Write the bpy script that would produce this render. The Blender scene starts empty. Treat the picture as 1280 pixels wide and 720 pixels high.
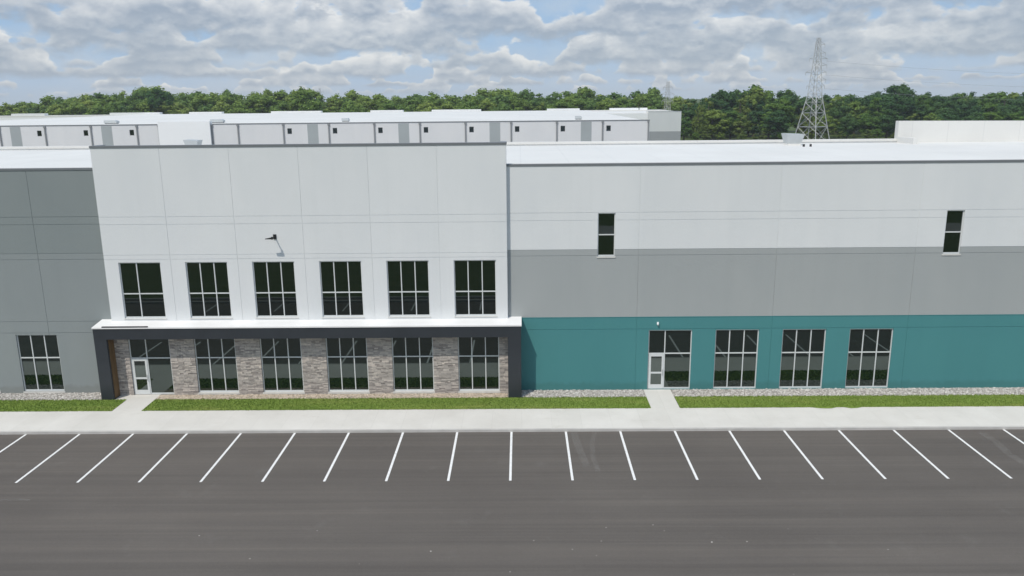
import bpy, math, random
import numpy as np
from mathutils import Vector, Matrix
random.seed(7)
SC = bpy.context.scene
COL = SC.collection
# ------------------------------------------------------------------ camera
H = 16.39
FPX = 1012.5
CR = np.array([[0.99991661, 0.00895829, -0.0093016],
               [-0.00701681, -0.22778934, -0.97368515],
               [-0.01084136, 0.97366923, -0.22770749]])
cd = bpy.data.cameras.new('camera'); cam = bpy.data.objects.new('camera', cd); COL.objects.link(cam)
cd.lens = FPX / 1280 * 36; cd.sensor_width = 36; cd.clip_start = .1; cd.clip_end = 9000
r, dn, fw = CR
m3 = Matrix(((r[0], -dn[0], -fw[0]), (r[1], -dn[1], -fw[1]), (r[2], -dn[2], -fw[2])))
cam.matrix_world = Matrix.Translation((0, 0, H)) @ m3.to_4x4()
SC.camera = cam

def at(px, py, Y):          # point of the plane y = Y seen at a photograph pixel
    v = CR.T @ np.array([(px - 640) / FPX, (py - 360) / FPX, 1.0])
    t = Y / v[1]
    return v[0] * t, H + v[2] * t

# ------------------------------------------------------------------ materials
class NT:
    def __init__(s, name):
        s.m = bpy.data.materials.new(name); s.m.use_nodes = True
        s.t = s.m.node_tree; s.t.nodes.clear()
        s.out = s.t.nodes.new('ShaderNodeOutputMaterial')
        s.b = s.t.nodes.new('ShaderNodeBsdfPrincipled')
        s.t.links.new(s.b.outputs[0], s.out.inputs[0])
    def n(s, typ, **kw):
        o = s.t.nodes.new(typ)
        for k, v in kw.items():
            if k in o.inputs: o.inputs[k].default_value = v
            else: setattr(o, k, v)
        return o
    def l(s, a, b): s.t.links.new(a, b)
    def pos(s): return s.n('ShaderNodeNewGeometry').outputs['Position']
    def noise(s, vec, scale, detail=4, rough=.55, stretch=None):
        if stretch:
            mp = s.n('ShaderNodeMapping'); mp.inputs['Scale'].default_value = stretch; s.l(vec, mp.inputs[0]); vec = mp.outputs[0]
        o = s.n('ShaderNodeTexNoise'); o.inputs['Scale'].default_value = scale; o.inputs['Detail'].default_value = detail
        o.inputs['Roughness'].default_value = rough; s.l(vec, o.inputs['Vector']); return o.outputs['Fac']
    def ramp(s, fac, stops, interp='LINEAR'):
        o = s.n('ShaderNodeValToRGB'); o.color_ramp.interpolation = interp
        e = o.color_ramp.elements
        while len(e) < len(stops): e.new(.5)
        for i, (p, c) in enumerate(stops):
            e[i].position = p; e[i].color = (*c, 1) if len(c) == 3 else c
        s.l(fac, o.inputs[0]); return o.outputs[0]
    def mix(s, fac, a, b, bt='MIX'):
        o = s.n('ShaderNodeMix'); o.data_type = 'RGBA'; o.blend_type = bt
        for val, idx in ((fac, 0), (a, 6), (b, 7)):
            if hasattr(val, 'links'): s.l(val, o.inputs[idx])
            else: o.inputs[idx].default_value = val if idx == 0 else (*val, 1)
        return o.outputs[2]
    def math(s, op, a, b=0, c=None):
        o = s.n('ShaderNodeMath'); o.operation = op
        for i, v in enumerate((a, b, c)):
            if v is None: continue
            if hasattr(v, 'links'): s.l(v, o.inputs[i])
            else: o.inputs[i].default_value = v
        return o.outputs[0]
    def bump(s, h, strength=.3, dist=.02):
        o = s.n('ShaderNodeBump'); o.inputs['Strength'].default_value = strength; o.inputs['Distance'].default_value = dist
        s.l(h, o.inputs['Height']); s.l(o.outputs[0], s.b.inputs['Normal'])
    def col(s, c):
        if hasattr(c, 'links'): s.l(c, s.b.inputs['Base Color'])
        else: s.b.inputs['Base Color'].default_value = (*c, 1)
    def set(s, rough=.6, spec=.5, metal=0, **k):
        s.b.inputs['Roughness'].default_value = rough; s.b.inputs['Specular IOR Level'].default_value = spec
        s.b.inputs['Metallic'].default_value = metal
        for a, v in k.items(): s.b.inputs[a].default_value = v
        return s.m

def plain(name, c, rough=.6, var=.08, scale=1.5, metal=0, spec=.5, stretch=None):
    t = NT(name); p = t.pos()
    n = t.noise(p, scale, 5, .6, stretch)
    lo = tuple(v * (1 - var) for v in c); hi = tuple(min(1, v * (1 + var)) for v in c)
    t.col(t.ramp(n, [(.3, lo), (.7, hi)]))
    return t.set(rough, spec, metal)

def wall_paint(name, bands):
    """painted concrete panels; bands = [(z_top, colour)...] from the ground up"""
    t = NT(name); p = t.pos()
    sx = t.n('ShaderNodeSeparateXYZ'); t.l(p, sx.inputs[0]); z = sx.outputs[2]; x = sx.outputs[0]
    c = bands[0][1]; first = True
    cur = None
    for zt, cc in bands[1:]:
        f = t.math('GREATER_THAN', z, zt)
        cur = t.mix(f, c if cur is None else cur, cc)
    if cur is None:
        cur = t.mix(0.0, c, c)
    big = t.noise(p, .35, 3, .6, (1, 1, .45))
    cur = t.mix(1.0, cur, t.ramp(big, [(.3, (.955, .96, .965)), (.7, (1.02, 1.015, 1.01))]), 'MULTIPLY')
    # each cast panel takes the paint a touch differently
    pan = t.math('FLOOR', t.math('DIVIDE', t.math('ADD', x, 23.1), 7.46))
    wn = t.n('ShaderNodeTexWhiteNoise'); wn.noise_dimensions = '1D'; t.l(pan, wn.inputs['W'])
    cur = t.mix(1.0, cur, t.ramp(wn.outputs[0], [(0, (.985, .985, .985)), (1, (1.008, 1.008, 1.008))]), 'MULTIPLY')
    # faint run-off streaks
    st = t.noise(p, 1.0, 5, .65, (2.2, 1, .06))
    cur = t.mix(1.0, cur, t.ramp(st, [(.32, (.982, .983, .982)), (.5, (1, 1, 1))]), 'MULTIPLY')
    # splash-back dirt just above the ground
    sp = t.math('SUBTRACT', t.math('MULTIPLY', z, 1.6), t.noise(p, 2.2, 4, .6))
    cur = t.mix(1.0, cur, t.ramp(sp, [(0, (.86, .85, .82)), (.35, (1, 1, 1))]), 'MULTIPLY')
    t.col(cur)
    t.bump(t.noise(p, 9, 3, .6), .12, .02)
    return t.set(.62, .35)

WHITE = (.715, .73, .735); MIDGREY = (.365, .385, .385); DARKGREY = (.24, .27, .27); TEAL = (.066, .232, .242)
M = {}
M['wall_tower'] = wall_paint('tower_paint', [(0, WHITE)])
M['wall_right'] = wall_paint('right_wall_paint', [(0, TEAL), (4.35, MIDGREY), (8.22, WHITE)])
M['wall_left'] = wall_paint('left_wall_paint', [(0, (.265, .292, .294)), (8.22, DARKGREY)])
M['wall_back'] = wall_paint('back_building_paint', [(0, (.67, .675, .68))])
M['wall_back_end'] = wall_paint('back_wing_paint', [(0, (.33, .345, .36)), (7.3, (.64, .655, .66))])
M['white_panel'] = plain('bright_white_panel', (.82, .83, .83), .6, .02, .3)
M['grey_panel'] = plain('grey_painted_panel', (.34, .37, .375), .6, .04, .3)
M['coping'] = plain('grey_metal_coping', (.17, .18, .19), .45, .06, 1, 0)
M['fascia'] = plain('charcoal_metal_cladding', (.030, .035, .042), .42, .1, .8)
M['frame'] = plain('clear_anodised_aluminium', (.62, .64, .64), .4, .03, 2)
M['sill'] = plain('pale_cast_sill', (.60, .59, .56), .7, .06, 3)
M['downspout'] = plain('grey_downspout_paint', (.24, .25, .255), .5, .05)
M['black'] = plain('black_powder_coat', (.015, .016, .018), .4, .05)
M['steel'] = plain('galvanised_steel', (.44, .45, .455), .5, .12, .6, .1)
M['vent'] = plain('pale_sheet_metal', (.50, .53, .54), .4, .06, 1, .1)
M['wire'] = plain('aluminium_wire', (.25, .26, .27), .5, .02)
M['bark'] = plain('bark', (.10, .08, .06), .9, .3, 3)
M['rubber'] = plain('dark_sealant', (.03, .03, .032), .7, .1)

t = NT('roof_membrane'); p = t.pos()
a = t.ramp(t.noise(p, .12, 5, .6), [(.3, (.66, .655, .63)), (.7, (.735, .73, .705))])
sx = t.n('ShaderNodeSeparateXYZ'); t.l(p, sx.inputs[0])
fr = t.math('FRACT', t.math('DIVIDE', sx.outputs[0], 3.05))
seam = t.math('LESS_THAN', fr, .025)
a = t.mix(t.math('MULTIPLY', seam, .35), a, (.56, .56, .55))
t.col(a); M['roof'] = t.set(.6, .35)

t = NT('canopy_top'); p = t.pos()
t.col(t.ramp(t.noise(p, .8, 4, .6), [(.3, (.76, .755, .745)), (.7, (.82, .815, .805))])); M['canopy_top'] = t.set(.5, .4)

def glass(name, ior=1.8, tint=(.004, .006, .0055)):
    t = NT(name); p = t.pos()
    t.col(tint); t.bump(t.noise(p, .55, 2, .4), .05, .008)
    return t.set(.02, .5, 0, **{'IOR': ior, 'Specular Tint': (.86, 1, .95, 1)})
M['glass'] = glass('tinted_window_glass')
M['glass_low'] = glass('tinted_ground_floor_glass', 2.0, (.004, .009, .008))
M['door_glass'] = glass('door_glass', 2.3, (.012, .015, .015))

t = NT('wood_cladding'); p = t.pos()
n = t.noise(p, 1.6, 6, .65, (7, 7, .6))
t.col(t.ramp(n, [(.3, (.11, .065, .028)), (.55, (.18, .11, .05)), (.75, (.23, .15, .075))])); M['wood'] = t.set(.55, .4)

t = NT('ledge_stone')
g = t.n('ShaderNodeNewGeometry')
c = t.ramp(g.outputs['Random Per Island'], [(0, (.27, .245, .23)), (.25, (.37, .34, .315)), (.5, (.45, .415, .385)), (.78, (.51, .47, .43)), (1, (.62, .565, .51))])
c = t.mix(1.0, c, t.ramp(t.noise(g.outputs['Position'], 7, 5, .65), [(.3, (.78, .77, .78)), (.7, (1.12, 1.1, 1.08))]), 'MULTIPLY')
t.col(c); t.bump(t.noise(g.outputs['Position'], 14, 5, .7), .35, .02); M['stone'] = t.set(.85, .3)
M['mortar'] = plain('mortar', (.30, .275, .25), .9, .1, 4)

t = NT('river_gravel')
g = t.n('ShaderNodeNewGeometry')
c = t.ramp(g.outputs['Random Per Island'], [(0, (.28, .26, .235)), (.25, (.40, .375, .345)), (.6, (.52, .49, .455)), (1, (.67, .64, .60))])
t.col(c); M['gravel'] = t.set(.8, .3)
t = NT('tan_gravel')
g = t.n('ShaderNodeNewGeometry')
t.col(t.ramp(g.outputs['Random Per Island'], [(0, (.30, .24, .18)), (.4, (.48, .40, .31)), (1, (.64, .55, .45))])); M['tan_gravel'] = t.set(.85, .3)
t = NT('gravel_base'); p = t.pos()
v = t.n('ShaderNodeTexVoronoi'); v.inputs['Scale'].default_value = 14; t.l(p, v.inputs['Vector'])
t.col(t.ramp(v.outputs['Color'], [(.1, (.22, .20, .18)), (.6, (.42, .39, .35)), (.9, (.55, .52, .48))])); M['gravel_base'] = t.set(.9, .2)

t = NT('asphalt'); p = t.pos()
a = t.ramp(t.noise(p, .09, 5, .6), [(.3, (.103, .092, .084)), (.7, (.128, .115, .104))])
# paving lanes laid along the building
st = t.noise(p, 1.0, 5, .7, (.018, .9, 1))
a = t.mix(1.0, a, t.ramp(st, [(.30, (.85, .85, .85)), (.50, (1, 1, 1)), (.68, (1.14, 1.13, 1.11))]), 'MULTIPLY')
st2 = t.noise(p, 1.0, 3, .5, (.05, 5.0, 1))
a = t.mix(1.0, a, t.ramp(st2, [(.34, (.965, .965, .965)), (.5, (1, 1, 1)), (.68, (1.07, 1.065, 1.055))]), 'MULTIPLY')
a = t.mix(1.0, a, t.ramp(t.noise(p, 26, 4, .8), [(.3, (.86, .86, .86)), (.75, (1.16, 1.16, 1.15))]), 'MULTIPLY')
# dusty patches and fine grit
du = t.ramp(t.noise(p, .45, 6, .7), [(.60, (0, 0, 0)), (.80, (.32, .32, .32))])
a = t.mix(du, a, (.19, .18, .168))
vo = t.n('ShaderNodeTexVoronoi'); vo.inputs['Scale'].default_value = 1.6; t.l(p, vo.inputs['Vector'])
t.col(a); t.bump(t.noise(p, 45, 3, .7), .35, .01); M['asphalt'] = t.set(.85, .3)

t = NT('court_concrete'); p = t.pos()
t.col(t.ramp(t.noise(p, .1, 5, .6), [(.3, (.30, .29, .28)), (.7, (.38, .37, .35))])); M['court'] = t.set(.85, .3)

t = NT('pavement_concrete'); p = t.pos()
a = t.ramp(t.noise(p, .5, 6, .62), [(.3, (.60, .58, .54)), (.7, (.68, .66, .62))])
sx = t.n('ShaderNodeSeparateXYZ'); t.l(p, sx.inputs[0])
idx = t.math('FLOOR', t.math('DIVIDE', sx.outputs[0], 1.55))
wn = t.n('ShaderNodeTexWhiteNoise'); wn.noise_dimensions = '1D'; t.l(idx, wn.inputs['W'])
a = t.mix(1.0, a, t.ramp(wn.outputs[0], [(0, (.975, .975, .97)), (1, (1.01, 1.01, 1.01))]), 'MULTIPLY')
jt = t.math('LESS_THAN', t.math('FRACT', t.math('DIVIDE', sx.outputs[0], 1.55)), .010)
a = t.mix(t.math('MULTIPLY', jt, .25), a, (.33, .32, .30))
stn = t.ramp(t.noise(p, .8, 5, .7, (.5, 1.4, 1)), [(.60, (1, 1, 1)), (.82, (.84, .83, .80))])
a = t.mix(1.0, a, stn, 'MULTIPLY')
t.col(a); t.bump(t.noise(p, 30, 3, .6), .15, .01); M['concrete'] = t.set(.8, .3)
M['kerb'] = plain('kerb_concrete', (.50, .485, .46), .85, .1, 1.2)

t = NT('line_paint'); p = t.pos()
a = t.ramp(t.noise(p, 9, 5, .75), [(.30, (.52, .52, .51)), (.48, (.80, .80, .79))])
t.col(a); M['line'] = t.set(.6, .4)

def grass_mat(name, stops):
    t = NT(name); p = t.pos()
    a = t.ramp(t.noise(p, .7, 6, .7, (.35, 1.6, 1)), stops)
    a = t.mix(1.0, a, t.ramp(t.noise(p, 12, 3, .7), [(.3, (.88, .89, .85)), (.7, (1.12, 1.10, 1.06))]), 'MULTIPLY')
    t.col(a); t.bump(t.noise(p, 25, 3, .7), .6, .04); return t.set(.85, .2)
M['lawn'] = grass_mat('lawn_grass', [(.25, (.155, .235, .045)), (.5, (.185, .265, .055)), (.76, (.27, .31, .09))])
M['meadow'] = grass_mat('meadow_grass', [(.28, (.045, .075, .018)), (.5, (.065, .10, .026)), (.74, (.12, .13, .05))])

def foliage(name, stops):
    t = NT(name)
    oi = t.n('ShaderNodeObjectInfo'); tc = t.n('ShaderNodeTexCoord')
    a = t.ramp(oi.outputs['Random'], stops)
    n = t.noise(tc.outputs['Object'], .35, 4, .6)
    a = t.mix(1.0, a, t.ramp(n, [(.3, (.74, .77, .72)), (.7, (1.28, 1.22, 1.12))]), 'MULTIPLY')
    g = t.n('ShaderNodeNewGeometry')
    a = t.mix(1.0, a, t.ramp(g.outputs['Random Per Island'], [(0, (.75, .78, .74)), (1, (1.28, 1.24, 1.18))]), 'MULTIPLY')
    t.col(a); t.set(.75, .2)
    tl = t.n('ShaderNodeBsdfTranslucent'); mx = t.n('ShaderNodeMixShader'); mx.inputs[0].default_value = .35
    t.l(a, tl.inputs[0]); t.l(t.b.outputs[0], mx.inputs[1]); t.l(tl.outputs[0], mx.inputs[2]); t.l(mx.outputs[0], t.out.inputs[0])
    return t.m
M['leaf'] = foliage('broadleaf_foliage', [(0, (.075, .150, .036)), (.45, (.105, .195, .042)), (.75, (.135, .220, .048)), (1, (.185, .260, .060))])
M['leaf_dark'] = foliage('dark_broadleaf_foliage', [(0, (.048, .112, .042)), (.6, (.058, .130, .044)), (1, (.078, .152, .048))])
M['leaf_light'] = foliage('yellow_green_foliage', [(0, (.120, .180, .045)), (1, (.160, .215, .055))])

# ------------------------------------------------------------------ mesh helper
class MB:
    def __init__(s): s.v = []; s.f = []; s.mi = []
    def face(s, pts, mi=0):
        k = len(s.v); s.v += [tuple(map(float, q)) for q in pts]; s.f.append(tuple(range(k, k + len(pts)))); s.mi.append(mi)
    def box(s, x0, x1, y0, y1, z0, z1, mi=0):
        k = len(s.v)
        s.v += [(x0, y0, z0), (x1, y0, z0), (x1, y1, z0), (x0, y1, z0), (x0, y0, z1), (x1, y0, z1), (x1, y1, z1), (x0, y1, z1)]
        for f in ((0, 3, 2, 1), (4, 5, 6, 7), (0, 1, 5, 4), (1, 2, 6, 5), (2, 3, 7, 6), (3, 0, 4, 7)):
            s.f.append(tuple(k + i for i in f)); s.mi.append(mi)
    def hexa(s, P, mi=0):   # eight points ordered like box
        k = len(s.v); s.v += [tuple(map(float, q)) for q in P]
        for f in ((0, 3, 2, 1), (4, 5, 6, 7), (0, 1, 5, 4), (1, 2, 6, 5), (2, 3, 7, 6), (3, 0, 4, 7)):
            s.f.append(tuple(k + i for i in f)); s.mi.append(mi)
    def bar(s, p, q, r, n=4, r2=None):
        p = Vector(p); q = Vector(q); d = (q - p).normalized()
        u = d.orthogonal().normalized(); w = d.cross(u); k = len(s.v); r2 = r if r2 is None else r2
        for c, rr in ((p, r), (q, r2)):
            for i in range(n):
                an = 2 * math.pi * (i + .5) / n
                s.v.append(tuple(c + u * rr * math.cos(an) + w * rr * math.sin(an)))
        for i in range(n):
            j = (i + 1) % n; s.f.append((k + i, k + j, k + n + j, k + n + i)); s.mi.append(0)
        s.f.append(tuple(k + i for i in reversed(range(n)))); s.f.append(tuple(k + n + i for i in range(n))); s.mi += [0, 0]
    def build(s, name, mats, parent=None, loc=(0, 0, 0), smooth=False):
        me = bpy.data.meshes.new(name); L = Vector(loc)
        me.from_pydata([tuple(Vector(v) - L) for v in s.v] if L.length else s.v, [], s.f)
        mats = mats if isinstance(mats, (list, tuple)) else [mats]
        for q in mats: me.materials.append(q)
        if len(mats) > 1: me.polygons.foreach_set('material_index', s.mi)
        if smooth: me.polygons.foreach_set('use_smooth', [True] * len(me.polygons))
        me.update()
        o = bpy.data.objects.new(name, me); COL.objects.link(o); o.location = loc
        if parent:
            o.parent = parent
            o.location = L - PL[parent.name] if parent.name in PL else L
        PL[o.name] = L
        return o
PL = {}   # world origin of each object, so that children can be placed relative to it

def empty(name, loc, label, cat, group=None):
    o = bpy.data.objects.new(name, None); COL.objects.link(o); o.location = loc; o.empty_display_size = .3
    PL[o.name] = Vector(loc); tag(o, label, cat, group); return o
def tag(o, label=None, cat=None, group=None, kind=None):
    if label: o['label'] = label
    if cat: o['category'] = cat
    if group: o['group'] = group
    if kind: o['kind'] = kind
    return o
def struct(name, mb, mat, kind='structure', label=None, cat=None, **k):
    o = mb.build(name, mat, **k); tag(o, label, cat, kind=kind); return o

# every part of a building is written in world coordinates and parented to it
class Part:
    def __init__(s, root): s.root = root
    def __call__(s, name, mb, mat, parent=None, smooth=False):
        p = parent or s.root
        o = mb.build(name, mat, None, smooth=smooth)
        o.parent = p
        # vertices are in world coordinates: undo the thing's own offset
        o.location = -s.root.location if p is s.root else (0, 0, 0)
        return o

def wall_mesh(x0, x1, z0, z1, yf, th, gx, gz, holes, gw=.022, gd=.014, rev=.17):
    xs = {x0, x1}; zs = {z0, z1}
    for g in gx: xs |= {g - gw / 2, g + gw / 2}
    for g in gz: zs |= {g - gw / 2, g + gw / 2}
    for h in holes: xs |= {h[0], h[1]}; zs |= {h[2], h[3]}
    xs = sorted(x for x in xs if x0 - 1e-6 <= x <= x1 + 1e-6); zs = sorted(z for z in zs if z0 - 1e-6 <= z <= z1 + 1e-6)
    D = {}
    for i in range(len(xs) - 1):
        for j in range(len(zs) - 1):
            cx = (xs[i] + xs[i + 1]) / 2; cz = (zs[j] + zs[j + 1]) / 2; d = 0
            if any(abs(cx - g) < gw / 2 for g in gx) or any(abs(cz - g) < gw / 2 for g in gz): d = gd
            if any(h[0] < cx < h[1] and h[2] < cz < h[3] for h in holes): d = rev
            D[i, j] = d
    mb = MB(); nx = len(xs) - 1; nz = len(zs) - 1
    for i in range(nx):
        for j in range(nz):
            d = D[i, j]; a, b, c, e = xs[i], xs[i + 1], zs[j], zs[j + 1]
            if d != rev: mb.face([(a, yf + d, c), (b, yf + d, c), (b, yf + d, e), (a, yf + d, e)])
            if i + 1 < nx and D[i + 1, j] != d:
                d2 = D[i + 1, j]; mb.face([(b, yf + d, c), (b, yf + d2, c), (b, yf + d2, e), (b, yf + d, e)])
            if j + 1 < nz and D[i, j + 1] != d:
                d2 = D[i, j + 1]; mb.face([(a, yf + d, e), (b, yf + d, e), (b, yf + d2, e), (a, yf + d2, e)])
    yb = yf + th
    for x in (x0, x1): mb.face([(x, yf, z0), (x, yb, z0), (x, yb, z1), (x, yf, z1)])
    mb.face([(x0, yf, z1), (x1, yf, z1), (x1, yb, z1), (x0, yb, z1)])
    mb.face([(x0, yb, z0), (x1, yb, z0), (x1, yb, z1), (x0, yb, z1)])
    return mb

def add_window(P, x0, x1, z0, z1, yf, zt, cols, door=False, fw_=.055, sill=None, rows=True):
    """aluminium window in an opening whose wall face is at yf; cols = mullion positions as fractions"""
    ya, yb = yf + .07, yf + .16
    f = MB()
    f.box(x0, x0 + fw_, ya, yb, z0, z1); f.box(x1 - fw_, x1, ya, yb, z0, z1)
    f.box(x0 + fw_, x1 - fw_, ya, yb, z1 - fw_, z1)
    w = x1 - x0
    xd = x0 + w * cols[0] if door else None
    bot = z0 + fw_ * 1.5
    f.box((xd if door else x0 + fw_), x1 - fw_, ya, yb, z0, bot)
    if rows: f.box(x0 + fw_, x1 - fw_, ya + .002, yb - .002, zt - .03, zt + .03)
    for c in cols:
        xc = x0 + w * c
        f.box(xc - .027, xc + .027, ya + .004, yb - .004, bot - .02, z1 - fw_ * .9)
    o = P('window', f, M['frame'])
    g = MB(); g.box(x0 + .02, x1 - .02, yf + .115, yf + .125, z0 + .02, z1 - .02)
    P('pane', g, M['glass_low'] if z0 < 1 else M['glass'], o)
    if sill:
        s = MB(); s.box(x0 - .04, x1 + .04, yf - .035, yf + .15, z0 - sill, z0 - .003); P('sill', s, M['sill'], o)
    if door:
        d = MB(); a, b = x0 + fw_ + .01, xd - .03; yy0, yy1 = yf + .05, yf + .11
        d.box(a, a + .12, yy0, yy1, z0 + .01, zt - .035); d.box(b - .12, b, yy0, yy1, z0 + .01, zt - .035)
        d.box(a + .12, b - .12, yy0, yy1, z0 + .01, z0 + .27); d.box(a + .12, b - .12, yy0, yy1, zt - .17, zt - .035)
        d.box(a + .12, b - .12, yy0, yy1, z0 + .93, z0 + 1.03)
        dd = P('door', d, M['frame'])
        g = MB(); g.box(a + .11, b - .11, yf + .075, yf + .085, z0 + .26, zt - .16); P('pane', g, M['door_glass'], dd)
        h = MB(); hx = b - .07
        h.bar((hx, yy0 - .05, z0 + .85), (hx, yy0 - .05, z0 + 1.2), .016, 8)
        h.bar((hx, yy0, z0 + .88), (hx, yy0 - .05, z0 + .88), .012, 6); h.bar((hx, yy0, z0 + 1.17), (hx, yy0 - .05, z0 + 1.17), .012, 6)
        P('handle', h, M['steel'], dd)
    return o

# ------------------------------------------------------------------ the front warehouse
YW, YT, YS, YC = 44.16, 43.88, 43.70, 42.95      # wing wall, tower wall, stone veneer, canopy front
HZ = [10.27, 9.85, 8.22, 7.88, 4.30, 3.63]
B = empty('warehouse', (-11.9, YW, 0), 'long warehouse with white entrance wall, charcoal canopy and teal lower wall facing the parking stalls', 'warehouse')
P = Part(B)
TL, TR = -23.1, -.74
# tower wall (from the canopy roof upward) with six office windows
uw = [(-22.33 + i * 3.726, -22.33 + i * 3.726 + 2.34) for i in range(6)]
holes = [(a, b, 4.52, 7.73) for a, b in uw]
mb = wall_mesh(TL, TR, 3.4, 14.0, YT, .3, [-19.4, -15.66, -11.93, -8.2, -4.47], [10.27, 9.85, 8.15, 7.90], holes)
P('wall', mb, M['wall_tower'])['label'] = 'white raised entrance wall with six tall upper windows'
for i, (a, b) in enumerate(uw):
    add_window(P, a, b, 4.52, 7.73, YT, 5.93, [.41] if i == 0 else [1 / 3, 2 / 3], sill=.05)
# returns of the parapet and its coping
for x in (TL, TR - .3):
    mb = MB(); mb.box(x, x + .3, YT + .3, 44.9, 12.4, 13.998); P('parapet_return', mb, M['wall_tower'])
mb = MB(); mb.box(TL - .03, TR + .03, YT - .03, YT + .33, 14.0, 14.12)
for x in (TL - .03, TR - .33): mb.box(x, x + .36, YT + .33, 44.93, 14.0, 14.12)
P('coping', mb, M['coping'])
# wings
rw = [(7.23 + i * 3.78, 7.23 + i * 3.78 + 2.46) for i in range(4)]
rholes = [(a, b, .02, 3.56) for a, b in rw] + [(4.26, 5.22, 7.82, 10.24), (23.28, 24.24, 7.82, 10.24)]
mb = wall_mesh(TR - .2, 62, 0, 12.82, YW, .3, [6.53 + 7.62 * i for i in range(8)], HZ, rholes)
P('wall', mb, M['wall_right'])['label'] = 'long right wall painted white above, grey in the middle and teal below'
for i, (a, b) in enumerate(rw):
    add_window(P, a, b, .02, 3.56, YW, 2.15, [.385] if i == 0 else [1 / 3, 2 / 3], door=(i == 0))
for a, b, c, d in rholes[4:]:
    add_window(P, a, b, c, d, YW, 9.03, [], fw_=.05, sill=.08)
lw = [(-28.86, -26.5), (-32.62, -30.26), (-36.4, -34.04)]
mb = wall_mesh(-62, TL + .2, 0, 12.82, YW, .3, [-26.92 - 7.62 * i for i in range(5)], HZ, [(a, b, .10, 3.52) for a, b in lw])
P('wall', mb, M['wall_left'])['label'] = 'all grey left wall'
for a, b in lw: add_window(P, a, b, .10, 3.52, YW, 2.12, [1 / 3, 2 / 3], sill=.09)
mb = MB(); mb.box(TR + .002, 62.03, YW - .03, YW + .33, 12.82, 12.93); mb.box(-62.03, TL - .002, YW - .03, YW + .33, 12.82, 12.93)
P('coping', mb, M['coping'])
# ends and rear
mb = MB()
YR = 71.0
mb.box(-62, -61.7, YW + .3, YR, 0, 12.8); mb.box(61.7, 62, YW + .3, YR, 0, 12.8)
mb.box(-62, 62, YR, YR + .3, 0, 12.52)
P('rear_wall', mb, M['white_panel'])
mb = MB()
mb.box(-61.7, 61.7, YW + .302, YR - .002, 12.2, 12.42)
# membrane runs up the inside of the parapets and over them
mb.box(-61.7, 61.7, YW + .16, YW + .305, 12.932, 12.95)
mb.box(-62, -46.5, YR - .1, YR + .4, 12.53, 12.98)
mb.box(-46.5, 32.4, YR - .1, YR + .4, 12.53, 12.72)
for x in range(-60, 61, 12):      # tapered insulation saddles
    mb.hexa([(x, 46, 12.421), (x + 9, 46, 12.421), (x + 9, 69, 12.421), (x, 69, 12.421),
             (x + 4, 47, 12.45), (x + 5, 47, 12.45), (x + 5, 68, 12.50), (x + 4, 68, 12.50)])
P('roof', mb, M['roof'])
mb = MB()
mb.hexa([(32.4, YR - .12, 12.425), (62, YR - .12, 12.425), (62, YR + .5, 12.425), (32.4, YR + .5, 12.425),
         (32.4, YR - .12, 14.22), (62, YR - .12, 14.0), (62, YR + .5, 14.0), (32.4, YR + .5, 14.22)])
mb.box(32.4, 32.75, YR - 3, YR - .125, 12.425, 12.9)
P('raised_parapet', mb, M['roof'])['label'] = 'white raised rear parapet at the right end of the roof'

# stone veneer behind the canopy
sw = [(-22.25 + i * 3.735, -22.25 + i * 3.735 + 2.33) for i in range(6)]
ZB, ZT0 = .13, 3.56
for i, (a, b) in enumerate(sw):
    add_window(P, a, b, ZB if i else .02, ZT0, YS + .03, 2.2, [.41] if i == 0 else [1 / 3, 2 / 3], door=(i == 0), sill=.11 if i else None)
mb = MB()
mb.box(TL, TR, YS + .19, YT + .3, 0, 3.45)
P('backing_wall', mb, M['mortar'])
def stone_pier(x0, x1, z1=3.56, z0=0.0):
    mb = MB(); z = z0
    mb.box(x0 + .01, x1 - .01, YS + .045, YS + .2, z0, z1, 1)
    while z < z1 - .02:
        h = min(random.choice((.045, .06, .075, .1)), z1 - z); x = x0
        while x < x1 - .01:
            w = random.uniform(.12, .42)
            if x1 - (x + w) < .14: w = x1 - x
            dpt = random.uniform(0, .035); e = .004
            mb.box(x + e, x + w - e, YS + dpt, YS + .05 + .02, z + e, z + h - e)
            x += w
        z += h
    return mb
edges = [TL] + [v for ab in sw for v in ab] + [TR]
for i in range(0, len(edges), 2):
    P('stone_pier', stone_pier(edges[i] + (.0 if i == 0 else .0), edges[i + 1]), [M['stone'], M['mortar']])
# apron strips of stone below the sills
for i, (a, b) in enumerate(sw):
    if i: 
        mb = MB(); mb.box(a, b, YS + .04, YS + .19, 0, ZB - .12); P('stone_apron', mb, M['mortar'])

# canopy
CL, CR_ = -23.74, .0
mb = MB()
mb.box(CL, CR_, YC, YS + .02, 3.56, 4.18)
mb.box(CL, TL - .004, YS + .02, YW - .004, 3.56, 4.18); mb.box(TR + .004, CR_, YS + .02, YW - .004, 3.56, 4.18)
cn = P('canopy', mb, M['fascia'])
mb = MB()
def slope(x0, x1, y0, y1):
    z = lambda y: 4.262 + (y - YC) * .12
    mb.hexa([(x0, y0, 4.183), (x1, y0, 4.183), (x1, y1, 4.183), (x0, y1, 4.183), (x0, y0, z(y0)), (x1, y0, z(y0)), (x1, y1, z(y1)), (x0, y1, z(y1))])
slope(CL - .03, CR_ + .03, YC - .04, YT - .004); slope(CL - .03, TL - .004, YT - .004, YW - .004); slope(TR + .004, CR_ + .03, YT - .004, YW - .004)
P('canopy_roof', mb, M['canopy_top'], cn)
mb = MB(); mb.box(CL + .3, CR_ - .2, YC + .12, YS - .02, 3.545, 3.558); P('soffit', mb, M['fascia'], cn)
mb = MB(); mb.box(CL + .002, -23.05, YC + .003, YW - .004, -.02, 3.558)
lc = P('column', mb, M['fascia'])
mb = MB()
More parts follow.
